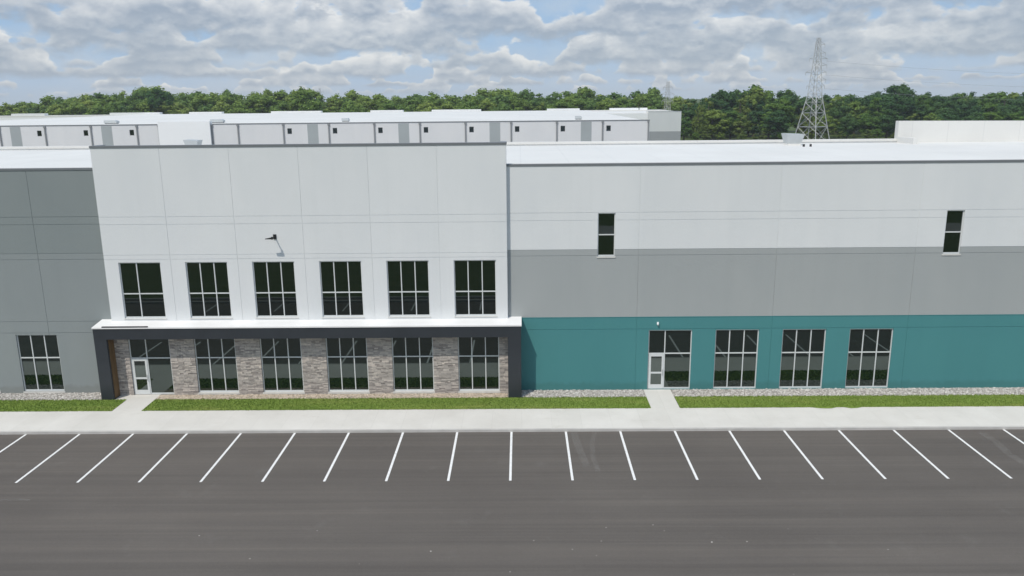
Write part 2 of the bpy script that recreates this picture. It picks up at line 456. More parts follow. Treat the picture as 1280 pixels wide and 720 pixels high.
for k in range(5):
    y0 = YC + .17 + k * .112; mb.box(-23.05, -23.025, y0, y0 + .107, .04, 3.50)
P('wood_cladding', mb, M['wood'], lc)
mb = MB(); mb.box(-.74, CR_ - .002, YC + .003, YW - .004, -.02, 3.558); P('column', mb, M['fascia'])
mb = MB(); mb.box(-23.2, -20.65, YC - .05, YC + .035, 4.268, 4.315)
o = mb.build('flashing_strip', M['rubber'])
tag(o, 'thin dark strip lying on the left end of the white canopy roof', 'metal strip')

# wall mounted floodlights
def floodlight(x, z, y, label):
    e = empty('floodlight', (x, y, z), label, 'floodlight', 'floodlights mounted on the upper wall')
    m = MB(); m.box(-.08, .08, -.05, 0, -.13, .13); m.build('mounting_plate', M['black'], e).location = (0, 0, 0)
    m = MB(); m.bar((0, -.05, 0), (0, -.52, .03), .03, 8); m.bar((0, -.50, -.07), (0, -.50, .07), .055, 8)
    m.build('arm', M['black'], e).location = (0, 0, 0)
    m = MB(); m.hexa([(-.36, -.62, -.04), (.03, -.62, -.05), (.03, -.53, -.05), (-.36, -.53, -.04),
                      (-.36, -.62, -.01), (.03, -.62, .06), (.03, -.53, .06), (-.36, -.53, -.01)])
    m.build('lamp_head', M['black'], e).location = (0, 0, 0)
    return e
floodlight(-13.5, 9.12, YT, 'small black floodlight on the white tower wall above the third upper window')
floodlight(27.95, 9.25, YW, 'small dark floodlight at the far right of the white upper wall')
# camera dome over the teal entrance
e = empty('security_camera', (7.72, YW, 3.93), 'tiny white dome camera on the teal wall above the right glass door', 'security camera')
m = MB(); m.box(-.05, .05, -.06, 0, -.03, .10); m.build('bracket', M['white_panel'], e).location = (0, 0, 0)
m = MB(); m.bar((0, -.09, -.02), (0, -.09, .04), .055, 12); m.bar((0, -.09, -.07), (0, -.09, -.02), .025, 12, .05)
m.build('dome', M['white_panel'], e).location = (0, 0, 0)

# things on its roof
def hood(x, y, z, w, h, label):
    e = empty('roof_hood', (x, y, z), label, 'roof vent')
    m = MB(); a, b = w * .36, w * .5
    m.hexa([(-a, -a, .1), (a, -a, .1), (a, a, .1), (-a, a, .1), (-b, -b, h), (b, -b, h * .93), (b, b, h * .93), (-b, b, h)])
    m.build('hood', M['vent'], e).location = (0, 0, 0)
    m = MB(); m.box(-a * 1.05, a * 1.05, -a * 1.05, a * 1.05, -.05, .1); m.build('curb', M['roof'], e).location = (0, 0, 0)
    return e
hood(22.65, 68.5, 12.45, 1.5, .92, 'white flared sheet metal hood on the roof below the tall lattice pylon')
hood(-27.6, 69.2, 12.45, 1.2, .82, 'grey flared hood just above the parapet of the white tower, left part of the roof')
for k, (x, y) in enumerate(((22.75, 66), (23.3, 66))):
    m = MB(); m.bar((x, y, 12.42), (x, y, 12.62), .09, 10)
    tag(m.build('vent_pipe', M['rubber'], loc=(x, y, 12.42)), 'short dark roof pipe below the lattice pylon, ' + ('left' if k == 0 else 'right') + ' of the two', 'vent pipe', 'short pipes through the roof')

# ------------------------------------------------------------------ the building behind
YB = 135.0
BB = empty('warehouse', (-30, YB, 0), 'second long white warehouse behind, with small square windows and dark downspouts', 'warehouse')
P2 = Part(BB)
ZW = 12.72
dsp = [21.0 - 7.47 * k for k in range(10)] + [-50.5, -59.3, -62.9, -70.5, -78.1, -85.6, -93.2, -100.8, -108.4]
win = [21.0 - 7.47 * k + 1.0 for k in range(1, 9)] + [-63.8, -71.4, -79.1, -86.6, -94.2]
wh = [(x - .37, x + .37, 11.05, 11.98) for x in win]
mb = wall_mesh(-120, 21.2, 0, ZW, YB, .3, [g + .25 for g in dsp], [], wh, .04, .03, .2)
P2('wall', mb, M['wall_back'])
for a, b, c, d in wh:
    m = MB(); m.box(a, a + .04, YB + .05, YB + .14, c, d); m.box(b - .04, b, YB + .05, YB + .14, c, d)
    m.box(a + .06, b - .06, YB + .05, YB + .14, c, c + .06); m.box(a + .06, b - .06, YB + .05, YB + .14, d - .06, d)
    o = P2('window', m, M['downspout'])
    g = MB(); g.box(a + .02, b - .02, YB + .09, YB + .1, c + .02, d - .02); P2('pane', g, M['glass'], o)
for x in dsp:
    m = MB(); m.box(x - .10, x + .10, YB - .14, YB - .003, 0, ZW - .3); m.box(x - .17, x + .17, YB - .18, YB - .003, ZW - .30, ZW - .04)
    P2('downspout', m, M['downspout'])
for x in [10.0 - 14.94 * k for k in range(4)] + [-68.8, -83.9, -99]:
    m = MB(); m.box(x, x + 1.75, YB - .012, YB - .002, 0, ZW - .12); P2('painted_panel', m, M['grey_panel'])
m = MB(); m.box(-120, -59.3, YB - .06, YB + .4, ZW, ZW + .12); m.box(-50.4, 21.25, YB - .06, YB + .4, ZW, ZW + .12); P2('coping', m, M['coping'])
m = MB(); m.box(-59.2, -50.65, YB - .5, YB + .6, 0, 13.25); P2('raised_panel', m, M['white_panel'])['label'] = 'bright white raised wall section taller than its neighbours'
m = MB(); m.box(-120, 21.2, YB + .31, 262, 12.35, 12.6)
m.box(-120, 21.2, YB + .1, YB + .3, ZW + .122, ZW + .14)
P2('roof', m, M['roof'])
m = MB(); m.box(-120, -119.7, YB + .3, 262, 0, 12.34); m.box(20.9, 21.2, YB + .3, 262, 0, 12.34); m.box(-119.7, 20.9, 261.7, 262, 0, 12.34); P2('side_wall', m, M['white_panel'])
fx = []
for a, b in ((10, 52), (134, 197), (234, 275), (337, 400), (462, 503), (539, 601), (684, 725), (763, 799), (801, 810)):
    x0, _ = at(a, 140, 261); x1, _ = at(b, 140, 261)
    if x1 > 21.2 and x0 < 21.2 and False: x1 = 21.2
    fx.append((x0, x1))
# the far row stands on the long rear wall of the deeper, wider back part
m = MB(); m.box(-205, 45.6, 262.3, 268, 0, 12.0); P2('rear_block', m, M['white_panel'])
m = MB(); m.box(-205, 45.6, 262.3, 268, 12.002, 12.5); P2('rear_roof', m, M['roof'])
for x0, x1 in fx:
    m = MB(); m.box(x0, x1, 262.4, 264.5, 12.505, 13.15); P2('raised_parapet', m, M['white_panel'])
# right hand wing
YE = 225.0
x0, zt = at(811.5, 139.8, YE); x1, zg = at(851, 161.5, YE)
mb = wall_mesh(x0 - .2, x1, 0, zt, YE, .3, [x0 + 3.2], [], [])
P2('wing_wall', mb, M['wall_back_end'])['label'] = 'end wing wall, pale above and grey below'
m = MB(); m.box(21.22, x0 - .2, YE + .5, YE + .8, 0, zt - .4); m.box(x1 - .3, x1, YE + .3, 262.2, 0, zt - .01); P2('wing_side_wall', m, M['white_panel'])
m = MB(); m.box(21.22, x1 - .3, YE + .82, 262.2, zt - .5, zt - .3); m.box(x0 - .2, x0 + 4.8, YE + 1.5, YE + 4, zt - .29, zt + .45); P2('wing_roof', m, M['roof'])
m = MB(); m.box(x0 - .25, x1 + .05, YE - .05, YE + .35, zt, zt + .14); P2('wing_coping', m, M['vent'])
# rooftop units
for k, (a, b, lab) in enumerate(((139, 148.5, 'farthest left'), (272, 149.8, 'beside the bright raised wall section'), (432, 148.2, 'near the middle of the roof'), (723, 145.4, 'farthest right'))):
    x, _ = at(a, b, 150)
    e = empty('rooftop_unit', (x, 150, 12.6), 'pale grey unit on the back warehouse roof, ' + lab, 'rooftop unit', 'rooftop units on the back warehouse')
    m = MB(); w = 1.15 if k < 2 else .6; m.box(-w, w * .7, -.6, .6, .12, .62); m.hexa([(w * .7, -.6, .12), (w, -.6, .12), (w, .6, .12), (w * .7, .6, .12), (w * .7, -.6, .62), (w, -.6, .45), (w, .6, .45), (w * .7, .6, .62)])
    m.build('cabinet', M['vent'], e).location = (0, 0, 0)
    m = MB(); m.box(-w * .9, w * .9, -.5, .5, 0, .12); m.build('curb', M['coping'], e).location = (0, 0, 0)

# ------------------------------------------------------------------ ground
m = MB(); m.face([(-4000, -600, -.15), (4000, -600, -.15), (4000, 6000, -.15), (-4000, 6000, -.15)]); struct('ground', m, M['meadow'])
m = MB(); m.face([(-75, 20.9, -.13), (75, 20.9, -.13), (75, 38.6, -.13), (-75, 38.6, -.13)]); struct('parking_lot', m, M['asphalt'])
m = MB(); m.box(-75, 75, 38.47, 38.62, -.2, .0)
m.box(-75, 75, 21.95, 22.15, -.2, 0); m.box(-75, 75, 20.75, 20.95, -.2, 0); struct('kerb', m, M['kerb'])
m = MB(); m.box(-75, 75, 38.624, 41.3, -.2, -.002); struct('sidewalk', m, M['concrete'])
WK = [(-22.33, -20.74, 43.66, 'left'), (7.02, 8.56, 44.2, 'right')]
m = MB()
m.box(-22.33, -20.74, 41.3, 43.9, -.2, .004); m.box(-23.0, -22.33, 43.0, 43.9, -.2, .003); m.box(7.02, 8.56, 41.3, 44.3, -.2, .004); struct('walkway', m, M['concrete'])
m = MB(); m.face([(-75, -18, -.145), (75, -18, -.145), (75, -11, -.145), (-75, -11, -.145)]); struct('road', m, M['court'])
m = MB(); m.face([(-130, 71.4, -.14), (110, 71.4, -.14), (110, 134.9, -.14), (-130, 134.9, -.14)]); struct('truck_court', m, M['court'])
m = MB(); m.face([(49, 290, -.14), (300, 290, -.14), (300, 296, -.14), (49, 296, -.14)]); struct('service_road', m, M['asphalt'])
# stall lines: each its own painted stroke
i = 0
m = MB()
for k in range(-9, 11):
    x = -.525 + (k) * 2.764
    if abs(x) > 74: continue
    m.box(x - .055, x + .055, 33.08, 38.46, -.13, -.126)
    m.box(x - .055, x + .055, 22.2, 25.1, -.13, -.126)
struct('parking_line', m, M['line'])
# tyre scuffs
def scuff(pts, w, name='tyre_mark'):
    m = MB(); n = len(pts)
    for i in range(n - 1):
        (x0, y0), (x1, y1) = pts[i], pts[i + 1]
        d = Vector((x1 - x0, y1 - y0)).normalized(); nn = Vector((-d.y, d.x)) * w / 2
        m.face([(x0 - nn.x, y0 - nn.y, -.1285), (x1 - nn.x, y1 - nn.y, -.1285), (x1 + nn.x, y1 + nn.y, -.1285), (x0 + nn.x, y0 + nn.y, -.1285)])
    return m
t = NT('tyre_scuff'); p = t.pos()
t.col((.34, .325, .305)); t.set(.8, .2)
tr = t.n('ShaderNodeBsdfTransparent'); mx = t.n('ShaderNodeMixShader')
t.l(t.ramp(t.noise(p, 2.2, 5, .75), [(.34, (.02, .02, .02)), (.74, (.30, .30, .30))]), mx.inputs[0]); t.l(tr.outputs[0], mx.inputs[1]); t.l(t.b.outputs[0], mx.inputs[2]); t.l(mx.outputs[0], t.out.inputs[0])
M['scuff'] = t.m
def ground_px(px, py, z=-.13):
    v = CR.T @ np.array([(px - 640) / FPX, (py - 360) / FPX, 1.0]); s = (z - H) / v[2]
    return v[0] * s, v[1] * s
mk = MB()
for L, w in (([(717, 540), (722, 556), (728, 570), (733, 583)], .35), ([(744, 538), (740, 552), (741, 570), (748, 590)], .22),
             ([(1228, 541), (1245, 552), (1262, 568), (1290, 585)], .4), ([(0, 625), (20, 624), (38, 625)], .15)):
    s = scuff([ground_px(*q) for q in L], w); k = len(mk.v); mk.v += s.v; mk.f += [tuple(k + i for i in f) for f in s.f]; mk.mi += s.mi
struct('tyre_marks', mk, M['scuff'], kind='stuff', label='faint pale tyre scuffs curving across the asphalt stalls', cat=None)

# gravel bed of real stones
m = MB(); m.face([(-75, 42.99, -.005), (75, 42.99, -.005), (75, YW + .1, -.005), (-75, YW + .1, -.005)]); struct('gravel_base', m, M['gravel_base'])
rng = np.random.default_rng(3)
def stones(n, xr, yr, z, s0, s1, excl):
    base = np.array([(1, 0, 0), (-1, 0, 0), (0, 1, 0), (0, -1, 0), (0, 0, 1), (0, 0, -1), (.6, .6, .45), (-.6, .6, .45), (.6, -.6, .45), (-.6, -.6, .45)], float)
    F = [(4, 6, 7), (4, 7, 9), (4, 9, 8), (4, 8, 6), (0, 2, 6), (2, 7, 6), (2, 1, 7), (1, 9, 7), (1, 3, 9), (3, 8, 9), (3, 0, 8), (0, 6, 8), (0, 5, 2), (2, 5, 1), (1, 5, 3), (3, 5, 0)]
    V = []; FF = []
    for _ in range(n):
        x = rng.uniform(*xr); y = rng.uniform(*yr)
        if any(a < x < b and y > c and y < d for a, b, c, d in excl): continue
        s = rng.uniform(s0, s1); an = rng.uniform(0, 6.28); c, q = math.cos(an), math.sin(an)
        v = base * np.array([s * rng.uniform(.8, 1.4), s * rng.uniform(.7, 1), s * rng.uniform(.4, .7)]) * rng.uniform(.8, 1.15, (10, 1))
        v = np.stack([v[:, 0] * c - v[:, 1] * q + x, v[:, 0] * q + v[:, 1] * c + y, v[:, 2] + z], 1)
        k = len(V); V += v.tolist(); FF += [(k + a, k + b, k + e) for a, b, e in F]
    mb = MB(); mb.v = V; mb.f = FF; mb.mi = [0] * len(FF); return mb
ex = [(-22.4, -20.7, 40, 50), (6.97, 8.61, 40, 50), (-23.1, TR + .75, YS - .02, 50), (-23.78, -23.0, 42.9, 50), (-.78, .05, 42.9, 50), (-23.1, -22.3, 42.95, 50)]
ext = ex + [(-90, -23.0, 0, 90), (-.8, 90, 0, 90)]
struct('gravel', stones(9000, (-23.1, -.7), (42.96, YS + .02), .01, .022, .055, ext), M['tan_gravel'], kind='stuff', label='fine tan gravel along the foot of the stone piers')
ex = ex + [(-23.1, -.7, 0, 90)]
struct('gravel', stones(15000, (-36, 36), (42.96, YW - .03), .01, .028, .07, ex), M['gravel'], kind='stuff', label='pale river stone bed along the foot of the wall')
struct('asphalt_grit', stones(18, (-16, 16), (25.6, 29.5), -.125, .014, .034, []), M['gravel'], kind='stuff', label='loose pale grit scattered on the asphalt')

# lawn: soil sheet plus grass blades
m = MB()
def lawn_piece(x0, x1):
    n = max(2, int((x1 - x0) / .35)); F_ = []; B_ = []
    for i in range(n + 1):
        x = x0 + (x1 - x0) * i / n
        yf = 41.3 - random.uniform(0, .035)
        if 15.8 < x < 16.9 or 17.4 < x < 18.2: yf -= random.uniform(.12, .22)
        F_.append((x, yf, .012)); B_.append((x, 42.97 + random.uniform(-.04, .05), .012))
    for i in range(n): m.face([F_[i], F_[i + 1], B_[i + 1], B_[i]])
for a, b in ((-75, -22.35), (-20.72, 7.0), (8.58, 75)): lawn_piece(a, b)
V = []; FF = []
for _ in range(60000):
    x = rng.uniform(-34, 34); y = rng.uniform(41.24, 43.02)
    if -22.38 < x < -20.7 or 6.97 < x < 8.6: continue
    an = rng.uniform(0, 3.14); w = rng.uniform(.012, .03); h = rng.uniform(.03, .075)
    c, s = math.cos(an) * w, math.sin(an) * w; k = len(V)
    V += [(x - c, y - s, .01), (x + c, y + s, .01), (x + rng.uniform(-.03, .03), y + rng.uniform(-.03, .03), .01 + h)]; FF.append((k, k + 1, k + 2))
k0 = len(m.v); m.v += V; m.f += [tuple(k0 + i for i in f) for f in FF]; m.mi += [0] * len(FF)
struct('lawn', m, M['lawn'], kind='stuff', label='narrow mown grass strip between gravel bed and sidewalk')

# ------------------------------------------------------------------ trees
def crown_mesh(name, seed, mat, hgt=18., rad=5.0, low=.12, nblob=30, weep=False):
    nblob = int(nblob * 1.5)
    R = np.random.default_rng(seed)
    V = []; F = []
    cz = hgt * (1 + low) / 2; rz = hgt * (1 - low) / 2
    # lumpy clumps through the crown's volume
    blobs = []
    while len(blobs) < nblob:
        q = R.uniform(-1, 1, 3); d = np.linalg.norm(q)
        if d > 1 or d < .25: continue
        wz = 1.0 if q[2] < .2 else 1 - .35 * (q[2] - .2)
        br = R.uniform(.18, .36) * rad
        blobs.append((np.array([q[0] * (rad - br * .6) * wz, q[1] * (rad - br * .6) * wz, cz + q[2] * (rz - br * .7)]), br))
    for c, br in blobs:
        n = int(48 * br * br / 2.2)
        d = R.normal(size=(n, 3)); d /= np.linalg.norm(d, axis=1)[:, None]
        p = c + d * br * R.uniform(.70, 1.22, (n, 1)) * np.array([1, 1, 1.5 if weep else .82])
        nr = d + R.normal(size=(n, 3)) * .45; nr /= np.linalg.norm(nr, axis=1)[:, None]
        u = np.cross(nr, R.normal(size=(n, 3))); u /= np.linalg.norm(u, axis=1)[:, None]; w = np.cross(nr, u)
        s = R.uniform(.20, .44, (n, 1)); u = u * s; w = w * s * R.uniform(.6, 1, (n, 1))
        if weep: w = w * .5; w[:, 2] -= .5
        k = len(V)
        quad = np.stack([p - u - w * .4, p + u * .3 - w, p + u + w * .4, p - u * .3 + w], 1).reshape(-1, 3)
        V += quad.tolist(); F += [(k + 4 * i, k + 4 * i + 1, k + 4 * i + 2, k + 4 * i + 3) for i in range(n)]
        # inner mass of each clump
        ico = [(0, 0, 1), (.89, 0, .45), (.28, .85, .45), (-.72, .53, .45), (-.72, -.53, .45), (.28, -.85, .45), (.72, .53, -.45), (-.28, .85, -.45), (-.89, 0, -.45), (-.28, -.85, -.45), (.72, -.53, -.45), (0, 0, -1)]
        fi = [(0, 1, 2), (0, 2, 3), (0, 3, 4), (0, 4, 5), (0, 5, 1), (1, 6, 2), (2, 7, 3), (3, 8, 4), (4, 9, 5), (5, 10, 1), (6, 7, 2), (7, 8, 3), (8, 9, 4), (9, 10, 5), (10, 6, 1), (11, 7, 6), (11, 8, 7), (11, 9, 8), (11, 10, 9), (11, 6, 10)]
        k = len(V); V += [tuple(c + np.array(q) * br * .70 * R.uniform(.8, 1.1)) for q in ico]; F += [(k + a, k + b, k + e) for a, b, e in fi]
    me = bpy.data.meshes.new(name); me.from_pydata(V, [], F); me.materials.append(mat); me.update(); return me
def trunk_mesh(seed, hgt=18.):
    R = random.Random(seed); m = MB()
    m.bar((0, 0, -.2), (0, 0, hgt * .4), .38, 8, .24); m.bar((0, 0, hgt * .4), (R.uniform(-.6, .6), R.uniform(-.6, .6), hgt * .8), .24, 6, .08)
    for k in range(6):
        an = k * 1.05 + R.uniform(-.3, .3); z = hgt * R.uniform(.2, .5); L = R.uniform(2, 3.6)
        m.bar((0, 0, z), (math.cos(an) * L, math.sin(an) * L, z + L * .8), .13, 5, .04)
    me = bpy.data.meshes.new('trunk'); me.from_pydata(m.v, [], m.f); me.materials.append(M['bark']); me.update(); return me
crowns = {'leaf': [], 'dark': [], 'light': [], 'weep': []}
for s in range(5): crowns['leaf'].append(crown_mesh('crown', 10 + s, M['leaf'], 18, 4.3 + .35 * s, .10 + .03 * (s % 3), 30))
for s in range(4): crowns['dark'].append(crown_mesh('crown', 30 + s, M['leaf_dark'], 18, 4.6 + .4 * s, .06, 34))
for s in range(2): crowns['light'].append(crown_mesh('crown', 50 + s, M['leaf_light'], 18, 4.2, .05, 26))
crowns['weep'].append(crown_mesh('crown', 60, M['leaf_light'], 18, 4.0, .02, 30, True))
def recoloured(me, mat):  # copy of a crown mesh with another foliage colour
    c = me.copy(); c.materials.clear(); c.materials.append(mat); return c
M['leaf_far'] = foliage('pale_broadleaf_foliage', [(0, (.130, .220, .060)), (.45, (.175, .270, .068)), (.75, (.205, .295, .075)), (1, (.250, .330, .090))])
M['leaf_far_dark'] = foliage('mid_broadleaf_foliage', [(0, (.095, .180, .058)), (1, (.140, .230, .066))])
for k_, m_ in (('leaf', 'leaf_far'), ('dark', 'leaf_far_dark'), ('light', 'leaf_light')): crowns['far_' + k_] = [recoloured(q, M[m_]) for q in crowns[k_]]
trunks = [trunk_mesh(s) for s in range(3)]
def tree(name, x, y, h, kind, label, cat='tree', group=None, wide=1.0, rot=None):
    e = empty(name, (x, y, -.1), label, cat, group)
    c = bpy.data.objects.new('crown', random.choice(crowns[kind])); COL.objects.link(c); c.parent = e
    t_ = bpy.data.objects.new('trunk', random.choice(trunks)); COL.objects.link(t_); t_.parent = e
    s = h / 18.0
    e.scale = (s * wide, s * wide, s); e.rotation_euler = (0, 0, random.uniform(0, 6.28) if rot is None else rot)
    return e
prof = [(-250, 124), (-60, 128), (0, 132), (25, 129), (45, 125), (55, 121), (75, 119.5), (100, 119), (140, 116.5), (158, 116), (166, 111), (195, 108.5), (205, 113), (240, 115), (270, 114), (300, 116), (320, 117),
        (350, 114), (375, 110.5), (392, 114), (400, 118.5), (420, 120), (432, 116.5), (450, 113), (465, 117), (500, 117.5), (525, 115), (550, 117), (590, 117), (600, 113.5), (660, 112), (680, 115.5), (700, 114), (725, 112),
        (745, 116), (770, 114), (790, 111.5), (820, 113), (832, 119), (850, 122), (870, 121.5), (880, 117), (893, 110.5), (940, 109.5), (975, 111), (1000, 116), (1012, 118.5), (1035, 118.5), (1060, 116.5), (1085, 117.5),
        (1100, 110), (1120, 107.5), (1138, 108.5), (1150, 115), (1200, 115.5), (1240, 115.5), (1280, 114.5), (1360, 113), (1500, 112)]
def top(px): return float(np.interp(px, [a for a, _ in prof], [b for _, b in prof]))
GL = 'trees in the woodland behind the white warehouses'
GR = 'trees in the woodland on the right beyond the roof'
KL = {'leaf': 'mid green leafy tree in the far woodland behind the back warehouse', 'dark': 'dark green leafy tree in the far woodland behind the back warehouse', 'light': 'yellowish green leafy tree in the far woodland behind the back warehouse'}
KR = {'leaf': 'mid green leafy tree in the woodland right of the back warehouse', 'dark': 'dark green leafy tree in the woodland right of the back warehouse', 'light': 'yellowish green leafy tree in the woodland right of the back warehouse'}
def px_of(x, y, z=15):
    v = CR @ np.array([x, y, z - H]); return 640 + FPX * v[0] / v[2]
def row(px0, px1, Y, step, frac, jit, labels, grp, wts, wide=1.0):
    px = px0
    while px < px1:
        yy = Y + random.uniform(-jit, jit); q = px + random.uniform(-.25, .25) * step
        x, z = at(q, top(q) + random.uniform(-.5, 1.2), yy)
        h = z * random.uniform(frac - .05, frac + .05) * 1.07
        k = random.choices(('leaf', 'dark', 'light'), wts)[0]
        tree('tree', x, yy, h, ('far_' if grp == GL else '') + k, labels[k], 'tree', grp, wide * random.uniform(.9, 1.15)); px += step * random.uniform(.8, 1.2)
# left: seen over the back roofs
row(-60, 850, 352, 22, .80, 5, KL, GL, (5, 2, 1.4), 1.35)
row(-60, 850, 372, 20, .90, 6, KL, GL, (5, 3, .8), 1.4)
row(-60, 850, 398, 17, .99, 8, KL, GL, (5, 3, .4), 1.35)
# right: seen down to the ground
row(858, 1340, 320, 26, .55, 5, KR, GR, (4, 3, 1.6), 1.7)
row(860, 1360, 336, 24, .80, 5, KR, GR, (4, 4, .9), 1.35)
row(862, 1370, 356, 21, .93, 6, KR, GR, (4, 4, .4), 1.35)
row(866, 1380, 380, 18, .99, 8, KR, GR, (4, 4, .2), 1.3)
def special(px, py, Y, kind, label, wide=1.0, fr=1.0, name='tree'):
    x, z = at(px, py, Y); z *= 1.05; tree(name, x, Y, z * fr, kind, label, 'tree', None, wide)
special(886, 117, 330, 'light', 'bright yellow green tree at the left edge of the right woodland', 1.0, .9)
special(874, 132, 316, 'weep', 'drooping pale green willow just right of the back warehouse corner', 1.0)
special(1122, 106.5, 345, 'dark', 'tallest dark rounded tree above the raised white rear parapet', 1.5)
special(905, 109.5, 350, 'dark', 'tall broad dark tree at the left of the right woodland', 1.15)
special(945, 109, 350, 'leaf', 'tall broad green tree between the grey wing and the tall pylon', 1.25)
special(195, 108, 356, 'dark', 'tallest tree of the far left woodland, behind the bright raised wall section', 1.0)
special(375, 110, 356, 'leaf', 'tall green tree peaking above the left centre of the far woodland', 1.2)
# the forest further off, only its canopy line shows between the nearer crowns
wv = []; wf = []
base_me = [crowns['leaf'][0], crowns['dark'][1]]
arrs = []
for me in base_me:
    co = np.zeros(len(me.vertices) * 3); me.vertices.foreach_get('co', co); co = co.reshape(-1, 3)
    fs = [tuple(p.vertices) for p in me.polygons][::3]
    arrs.append((co, fs))
for k in range(74):
    co, fs = arrs[k % 2]; x = -420 + k * 14.5 + random.uniform(-4, 4); s_ = random.uniform(.78, .9)
    q = co * np.array([s_ * 1.9, s_ * 1.9, s_]) + np.array([x, 560 + random.uniform(-20, 20), 0]); b_ = len(wv)
    wv += q.tolist(); wf += [tuple(b_ + i for i in f) for f in fs]
wm = MB(); wm.v = wv; wm.f = wf; wm.mi = [0] * len(wf)
struct('distant_woodland', wm, M['leaf'], kind='stuff', label='far off mass of green forest closing the horizon')
# low scrub at the foot of the right woodland
for k in range(26):
    px = 868 + k * 18 + random.uniform(-5, 5); x, z = at(px, 168, 309)
    tree('bush', x, 309 + random.uniform(-2, 3), random.uniform(2.6, 4.6), random.choice(('leaf', 'light', 'light')), 'low green bush at the foot of the right woodland', 'bush', 'bushes along the foot of the right woodland', 2.2)

# ------------------------------------------------------------------ lattice pylons
def pylon(name, loc, hgt, base, waist_z, waist, topw, rot, label, arms, thick=.13, group=None):
    e = empty(name, loc, label, 'power pylon', group); e.rotation_euler = (0, 0, rot)
    def half(z): return (base + (waist - base) * z / waist_z) / 2 if z < waist_z else (waist + (topw - waist) * (z - waist_z) / (hgt - waist_z)) / 2
    C = [(-1, -1), (1, -1), (1, 1), (-1, 1)]
    for sx, sy in C:
        m = MB(); h0, h1, h2 = half(0), half(waist_z), half(hgt)
        m.bar((sx * h0, sy * h0, 0), (sx * h1, sy * h1, waist_z), thick * 1.35); m.bar((sx * h1, sy * h1, waist_z), (sx * h2, sy * h2, hgt), thick * .8)
        o = m.build('leg', M['steel'], e); o.location = (0, 0, 0)
    zs = [0]
    while zs[-1] < hgt - 1:
        zs.append(min(hgt, zs[-1] + max(2.1, half(zs[-1]) * 1.35)))
    m = MB()
    for a, b in zip(zs, zs[1:]):
        ha, hb = half(a), half(b); t_ = thick * (.60 if a < waist_z else .36)
        for i in range(4):
            p0, p1 = C[i], C[(i + 1) % 4]
            m.bar((p0[0] * ha, p0[1] * ha, a), (p1[0] * hb, p1[1] * hb, b), t_); m.bar((p1[0] * ha, p1[1] * ha, a), (p0[0] * hb, p0[1] * hb, b), t_)
            m.bar((p0[0] * hb, p0[1] * hb, b), (p1[0] * hb, p1[1] * hb, b), t_)
    o = m.build('bracing', M['steel'], e); o.location = (0, 0, 0)
    for z, L, R_ in arms:
        m = MB(); h = half(z); c, s = math.cos(-rot), math.sin(-rot)
        for sgn, ln in ((-1, L), (1, R_)):
            if not ln: continue
            tip = (sgn * ln * c, sgn * ln * s, z + .15)
            for sx, sy in C:
                if (sx * c + sy * s) * sgn > 0.2: m.bar((sx * h, sy * h, z), tip, thick * .6); m.bar((sx * h, sy * h, z + .9), tip, thick * .45)
            m.bar(tip, (tip[0], tip[1], z - .9), .07)     # insulator string
        o = m.build('cross_arm', M['steel'], e); o.location = (0, 0, 0)
    return e
tx, _ = at(1014.5, 172, 285)
pylon('lattice_pylon', (tx, 285, -.1), 35.4, 9.0, 16.4, 3.4, .9, math.radians(38),
      'tall grey steel lattice pylon standing before the woodland on the right', [(19.6, 2.9, 3.1), (21.6, 0, 3.4), (24.1, 3.6, 3.3), (26.4, 0, 3.4), (28.6, 2.6, 3.3), (30.4, 0, 2.6), (33.2, 1.0, 2.2)], .13)
sx_, _ = at(834, 136, 342)
pylon('lattice_pylon', (sx_, 342, -.1), 22.5, 2.6, 12, 1.9, .8, math.radians(20),
      'small distant lattice pylon above the grey wing of the back warehouse', [(14.8, 2.3, 2.3), (17.6, 2.6, 2.6), (20.3, 1.8, 1.8)], .09)
sx2, _ = at(400, 118, 620)
pylon('lattice_pylon', (sx2, 620, -.1), 25.5, 3.2, 14, 2.4, .9, math.radians(10),
      'tiny far off lattice pylon tip above the trees at the left centre', [(19.5, 2.4, 2.4), (22.5, 3.0, 3.0)], .10)
# conductors from the large pylon away to the right
for k, (z, yoff) in enumerate(((23.2, 0), (27.7, 0), (18.7, 0))):
    m = MB(); pts = []
    for i in range(25):
        u = i / 24; pts.append((tx + 3.2 + 260 * u, 285 + 40 * u, z - 22 * u * (1 - u)))
    for a, b in zip(pts, pts[1:]): m.bar(a, b, .03, 3)
    tag(m.build('power_line', M['wire']), ('middle', 'highest', 'lowest')[k] + ' thin wire running right from the tall lattice pylon', 'power line', 'wires strung from the tall pylon')

# ------------------------------------------------------------------ air
m = MB(); m.box(-1000, 1000, -60, 1000, -1.2, 44)
t = NT('haze_air'); t.t.links.clear(); v = t.n('ShaderNodeVolumePrincipled'); v.inputs['Density'].default_value = .0002
v.inputs['Color'].default_value = (.92, .95, 1, 1); v.inputs['Anisotropy'].default_value = .2; t.l(v.outputs[0], t.out.inputs['Volume'])
struct('haze', m, t.m, kind='stuff', label='thin summer haze over the distance')

